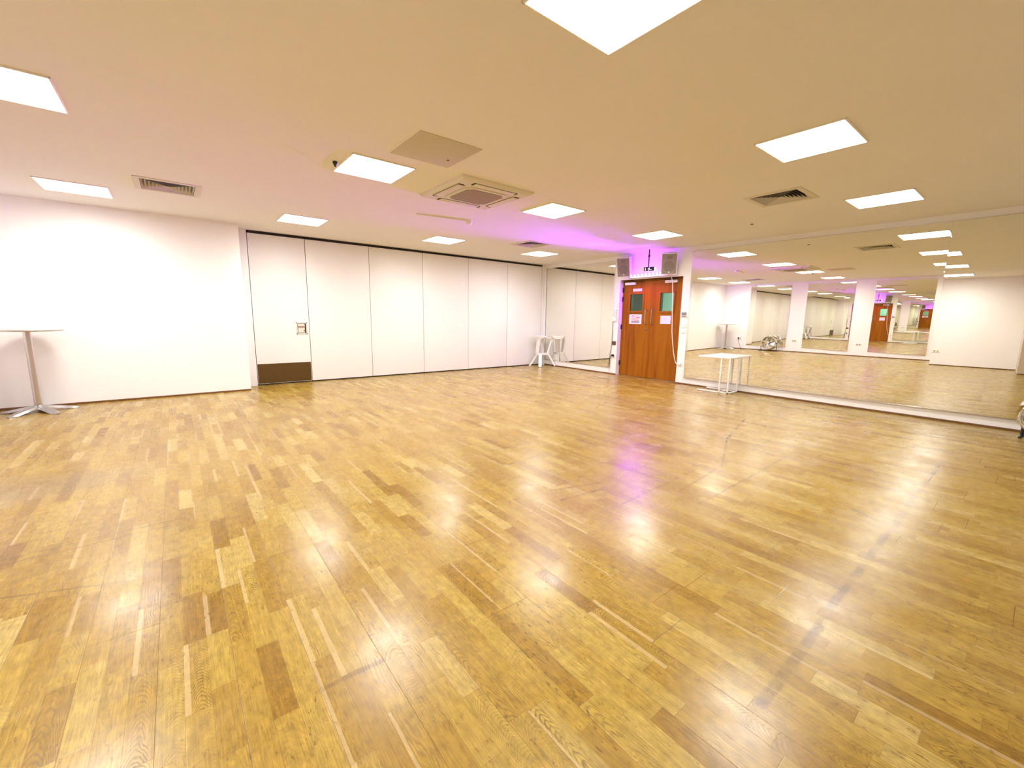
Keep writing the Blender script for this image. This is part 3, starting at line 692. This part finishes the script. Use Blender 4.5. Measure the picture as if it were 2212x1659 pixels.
# ------------------------------------------------------------------ furniture
# tall bar table by the left wall
t = thing('poseur_table', 'tall round bar table with metal pedestal and star foot by the left wall', 'bar table', (-9.535, -.86, 0))
TZ = 1.056
MB().lathe([(.02, TZ - .020), (.318, TZ - .020), (.322, TZ - .015), (.322, TZ - .004), (.318, TZ), (.02, TZ)], 'tabletop', 64).build('table_top', t)
MB().lathe([(.12, TZ - .028), (.12, TZ - .0205)], 'alu', 24).build('mounting_plate', t)
MB().lathe([(.036, .075), (.036, TZ - .028)], 'steel', 28).build('pedestal', t)
MB().lathe([(.075, .045), (.070, .070), (.045, .088), (.038, .092)], 'alu', 28).build('foot_hub', t)
for k, an in enumerate((-126, -54, 18, 90, 162)):
    R = Matrix.Rotation(math.radians(an), 4, 'Z')
    q = MB(); prof = [(.02, .083, .042), (.10, .076, .046), (.20, .056, .048), (.28, .036, .044), (.335, .022, .034), (.362, .014, .020)]
    bm2 = []
    for (r_, z_, w_) in prof: bm2.append([(r_, -w_, max(z_ - .030, .004)), (r_, -w_ * .75, z_ - .004), (r_, 0, z_), (r_, w_ * .75, z_ - .004), (r_, w_, max(z_ - .030, .004))])
    for A_, B_ in zip(bm2, bm2[1:]):
        for m_ in range(4): q.poly([R @ Vector(A_[m_]), R @ Vector(B_[m_]), R @ Vector(B_[m_ + 1]), R @ Vector(A_[m_ + 1])], 'alu', True)
        q.poly([R @ Vector(A_[0]), R @ Vector(A_[4]), R @ Vector(B_[4]), R @ Vector(B_[0])], 'alu')
    q.poly([R @ Vector(v) for v in bm2[-1]], 'alu'); q.poly([R @ Vector(v) for v in bm2[0]][::-1], 'alu')
    bmesh.ops.remove_doubles(q.bm, verts=q.bm.verts[:], dist=1e-5); bmesh.ops.recalc_face_normals(q.bm, faces=q.bm.faces[:])
    ft = q.build('star_foot', t)
    MB().lathe([(.012, 0), (.014, .008)], 'rubber', 12, Matrix.Translation(R @ Vector((.34, 0, 0)))).build('glide', ft)

# C-shaped white side table by the mirror
t = thing('side_table', 'small white C-shaped metal side table in front of the long mirror', 'side table', (0, 0, 0))
t.location = (-.235, -5.10, 0)
X0, X1, Y0, Y1 = -.200, .185, -.285, .300
w = .011; TT = .655
MB().box((X0 - .01, Y0 - .005, TT - .022), (X1 + .01, Y1, TT), 'stool', .003).build('table_top', t)
f = MB()
for xx_ in (X0 + w, X1 - w): f.box((xx_ - w, Y0, .006), (xx_ + w, Y1 - .01, .026), 'stool', .002)
for yy_ in (Y0 + w, Y0 + .16): f.box((X0, yy_ - w, .006), (X1, yy_ + w, .026), 'stool', .002)
f.build('base_frame', t)
for xx_ in (X0 + w, X1 - w):
    for yy_ in (Y0 + w, Y0 + .16): MB().box((xx_ - w, yy_ - w, .026), (xx_ + w, yy_ + w, TT - .022), 'stool', .002).build('leg', t)
for xx_ in (X0 + w, X1 - w):
    for yy_ in (Y0 + .012, Y1 - .025): MB().lathe([(.010, 0), (.010, .006)], 'rubber', 10, Matrix.Translation((xx_, yy_, 0))).build('glide', t)

# faceted white bar stool in the corner
t = thing('bar_stool', 'faceted white plastic bar stool in the corner by the small mirror', 'stool', (-.315, -.335, 0), (0, 0, math.radians(-41)))
# local x: to the viewer's right, local y: away from the viewer
s_ = MB()
top = [(-.255, .00, .800), (-.10, -.20, .815), (.06, -.16, .800), (.275, -.06, .735), (.265, .10, .735), (.06, .19, .815), (-.12, .18, .815)]
ctr = (-.02, 0, .795); frontlip = (-.075, -.17, .715); backlip = (.0, .19, .73)
def tri(*p_): s_.poly(p_, 'stool')
for k in range(len(top)): tri(ctr, top[k], top[(k + 1) % len(top)])
low = [(x * .93, y * .93, z - .022) for x, y, z in top]; cl = (-.02, 0, .772)
for k in range(len(top)):
    k2 = (k + 1) % len(top)
    s_.poly([top[k], low[k], low[k2], top[k2]], 'stool'); tri(cl, low[k2], low[k])
tri(top[1], frontlip, top[2]); tri(top[0], frontlip, top[1]); tri(top[2], frontlip, (.10, -.12, .775)); tri(frontlip, top[0], (-.05, -.10, .770)); tri(frontlip, (-.05, -.10, .770), (.10, -.12, .775))
bmesh.ops.recalc_face_normals(s_.bm, faces=s_.bm.faces[:]); s_.build('seat', t)
def beam(m_, p0, p1, side, w0, w1, th):
    """a folded channel beam between p0 and p1; side = width direction"""
    p0, p1, side = Vector(p0), Vector(p1), Vector(side).normalized(); d = (p1 - p0).normalized(); n = d.cross(side).normalized()
    pts = []
    for p_, w_ in ((p0, w0), (p1, w1)): pts += [p_ + side * w_ + n * th, p_ - side * w_ + n * th, p_ - side * w_ - n * th, p_ + side * w_ - n * th]
    m_.hull(pts, 'stool')
def channel(m_, p0, p1, side, w0, w1, th=.008, gap=.5):
    p0, p1 = Vector(p0), Vector(p1); sd = Vector(side).normalized(); d = (p1 - p0).normalized(); n = d.cross(sd).normalized()
    beam(m_, p0, p1, side, w0, w1, .006)
    for sg in (1, -1):
        beam(m_, p0 + sd * sg * w0 + n * .016, p1 + sd * sg * w1 + n * .016, n, .020, .020, .008)
ringz = .335
q = MB(); channel(q, (-.085, -.13, .72), (-.125, -.085, ringz), (.8, -.6, 0), .042, .042); q.build('upright', t)
q = MB(); channel(q, (.255, .02, .725), (.15, .0, ringz), (.5, 1, 0), .055, .046); q.build('upright', t)
q = MB(); channel(q, (.0, .17, .76), (.01, .11, ringz), (-1, .1, 0), .04, .036); q.build('upright', t)
q = MB(); rp = [(-.14, -.06), (-.05, -.14), (.15, -.05), (.15, .05), (.02, .13), (-.13, .06)]
for k in range(6): beam(q, (*rp[k], ringz), (*rp[(k + 1) % 6], ringz), (0, 0, 1), .024, .024, .010)
q.build('foot_ring', t)
for top_, ft_, sd in (((-.135, 0, ringz), (-.345, .01, .004), (0, 1, 0)), ((-.05, -.135, ringz), (-.05, -.30, .004), (1, 0, 0)), ((.15, 0, ringz), (.345, -.01, .004), (0, 1, 0)), ((.02, .13, ringz), (.03, .27, .004), (1, 0, 0))):
    q = MB(); channel(q, top_, ft_, sd, .034, .034); q.build('leg', t)

# chrome drum fans
def drum_fan(label, loc, rz, tilt, cz=.29, R=.25, arms=True):
    t = thing('drum_fan', label, 'fan', loc, (0, 0, math.radians(rz)), 'silver drum fans on the floor')
    T = Matrix.Translation((0, 0, cz)) @ Matrix.Rotation(math.radians(tilt), 4, 'Y') @ Matrix.Rotation(PI / 2, 4, 'Y')     # local z of the lathe -> +x (front)
    d = .10
    dr = MB(); dr.lathe([(R - .012, -d), (R, -d), (R + .006, -d + .008), (R, -d + .02), (R - .004, 0), (R, d - .02), (R + .006, d - .008), (R, d), (R - .012, d), (R - .016, 0), (R - .012, -d)], 'chrome', 56, T, False); dr = dr.build('drum', t)
    for sg in (1, -1):
        gq = MB()
        for rr in [R * x for x in (.16, .3, .44, .58, .72, .86, .97)]:
            gq.tube([T @ Vector((rr * math.cos(2 * PI * m_ / 40), rr * math.sin(2 * PI * m_ / 40), sg * (d + .012 - .02 * (rr / R) ** 2))) for m_ in range(40)], .0024, 'chrome', 5, True)
        for m_ in range(10):
            an = 2 * PI * m_ / 10
            gq.tube([T @ Vector((R * x * math.cos(an), R * x * math.sin(an), sg * (d + .010 - .02 * x * x))) for x in (.12, .4, .7, .98)], .0024, 'chrome', 5)
        gq.lathe([(.05, 0), (.05, .012)], 'chrome', 24, T @ Matrix.Translation((0, 0, sg * (d + .008) - .006))); gq.build('guard', t)
    bl = MB(); bl.lathe([(.055, -.03), (.055, .03), (.02, .045)], 'black', 24, T); hub = bl.build('motor_hub', t)
    bb = MB()
    for m_ in range(4):
        A0 = 2 * PI * m_ / 4; rows = []
        for rr, w_, tw in ((.05, .045, .6), (.12, .085, .5), (.19, .10, .4), (.225, .075, .35)):
            c_, s__ = math.cos(A0), math.sin(A0)
            rows.append([T @ Vector((rr * c_ - q_ * w_ * s__, rr * s__ + q_ * w_ * c_, q_ * w_ * tw)) for q_ in (-1, 0, 1)])
        for A_, B_ in zip(rows, rows[1:]):
            for m2 in range(2): bb.poly([A_[m2], B_[m2], B_[m2 + 1], A_[m2 + 1]], 'chrome', True)
    bb.build('blades', t)
    st = MB(); y_ = R + .028 if arms else R * .8
    st.tube([(.17, -y_, .012), (-.17, -y_, .012)], .012, 'black', 8); st.tube([(.17, y_, .012), (-.17, y_, .012)], .012, 'black', 8)
    st.tube([(0, -y_, .012), (0, y_, .012)], .010, 'black', 8)
    for sg in (1, -1) if not arms else (): st.tube([(0, sg * y_, .012), (0, sg * y_, cz - R * .62)], .014, 'black', 8)
    for sg in (1, -1) if arms else (): st.tube([(-.0, sg * y_, .012), (0, sg * y_, cz)], .011, 'black', 8); st.tube([(0, sg * (y_ + .012), cz), (0, sg * (R + .004), cz)], .018, 'black', 10)
    st.build('stand', t)
    return t
drum_fan('chrome drum fan on the floor before the far wall mirror, seen in the reflection', (-W + .28, -2.40, 0), 4, -12, .32, .26)
drum_fan('chrome drum fan on the floor at the right edge, below the long mirror', (-.32, -8.925, 0), 176, -18, .225, .205, False)

# ------------------------------------------------------------------ unseen area light added to brighten the corridor behind the door panes
ld = bpy.data.lights.new('corridor_fill', 'AREA'); ld.energy = 85; ld.size = .8; ld.color = (.85, 1., .92)
lo_ = bpy.data.objects.new('corridor_fill', ld); COL.objects.link(lo_); lo_.location = (1.4, -3.9, H - .02)

# ------------------------------------------------------------------ world, camera, view
wd = bpy.data.worlds.new('world'); scn.world = wd; wd.use_nodes = True
wd.node_tree.nodes['Background'].inputs[0].default_value = (0, 0, 0, 1)
cam = bpy.data.cameras.new('camera'); co = bpy.data.objects.new('camera', cam); COL.objects.link(co)
cam.sensor_width = 36; cam.lens = 910.998 / 2212 * 36; cam.clip_start = .05
yaw, pit, rol = map(math.radians, (38.51273974, -8.98895776, .91434356))
fw = Vector((math.sin(yaw) * math.cos(pit), math.cos(yaw) * math.cos(pit), math.sin(pit)))
r0 = Vector((math.cos(yaw), -math.sin(yaw), 0)); u0 = r0.cross(fw)
r = r0 * math.cos(rol) + u0 * math.sin(rol); u = -r0 * math.sin(rol) + u0 * math.cos(rol)
mw = Matrix(((r.x, u.x, -fw.x, -8.07388956), (r.y, u.y, -fw.y, -8.79692793), (r.z, u.z, -fw.z, 1.3), (0, 0, 0, 1)))
co.matrix_world = mw
scn.camera = co
scn.view_settings.view_transform = 'Standard'; scn.view_settings.look = 'None'; scn.view_settings.gamma = 1; scn.view_settings.use_curve_mapping = False
scn.view_settings.exposure = 0.0
scn.cycles.max_bounces = 11; scn.cycles.diffuse_bounces = 5; scn.cycles.glossy_bounces = 8; scn.cycles.transparent_max_bounces = 8
scn.cycles.blur_glossy = .3; scn.cycles.sample_clamp_indirect = 10.
scn.cycles.use_denoising = True; scn.cycles.adaptive_threshold = .02
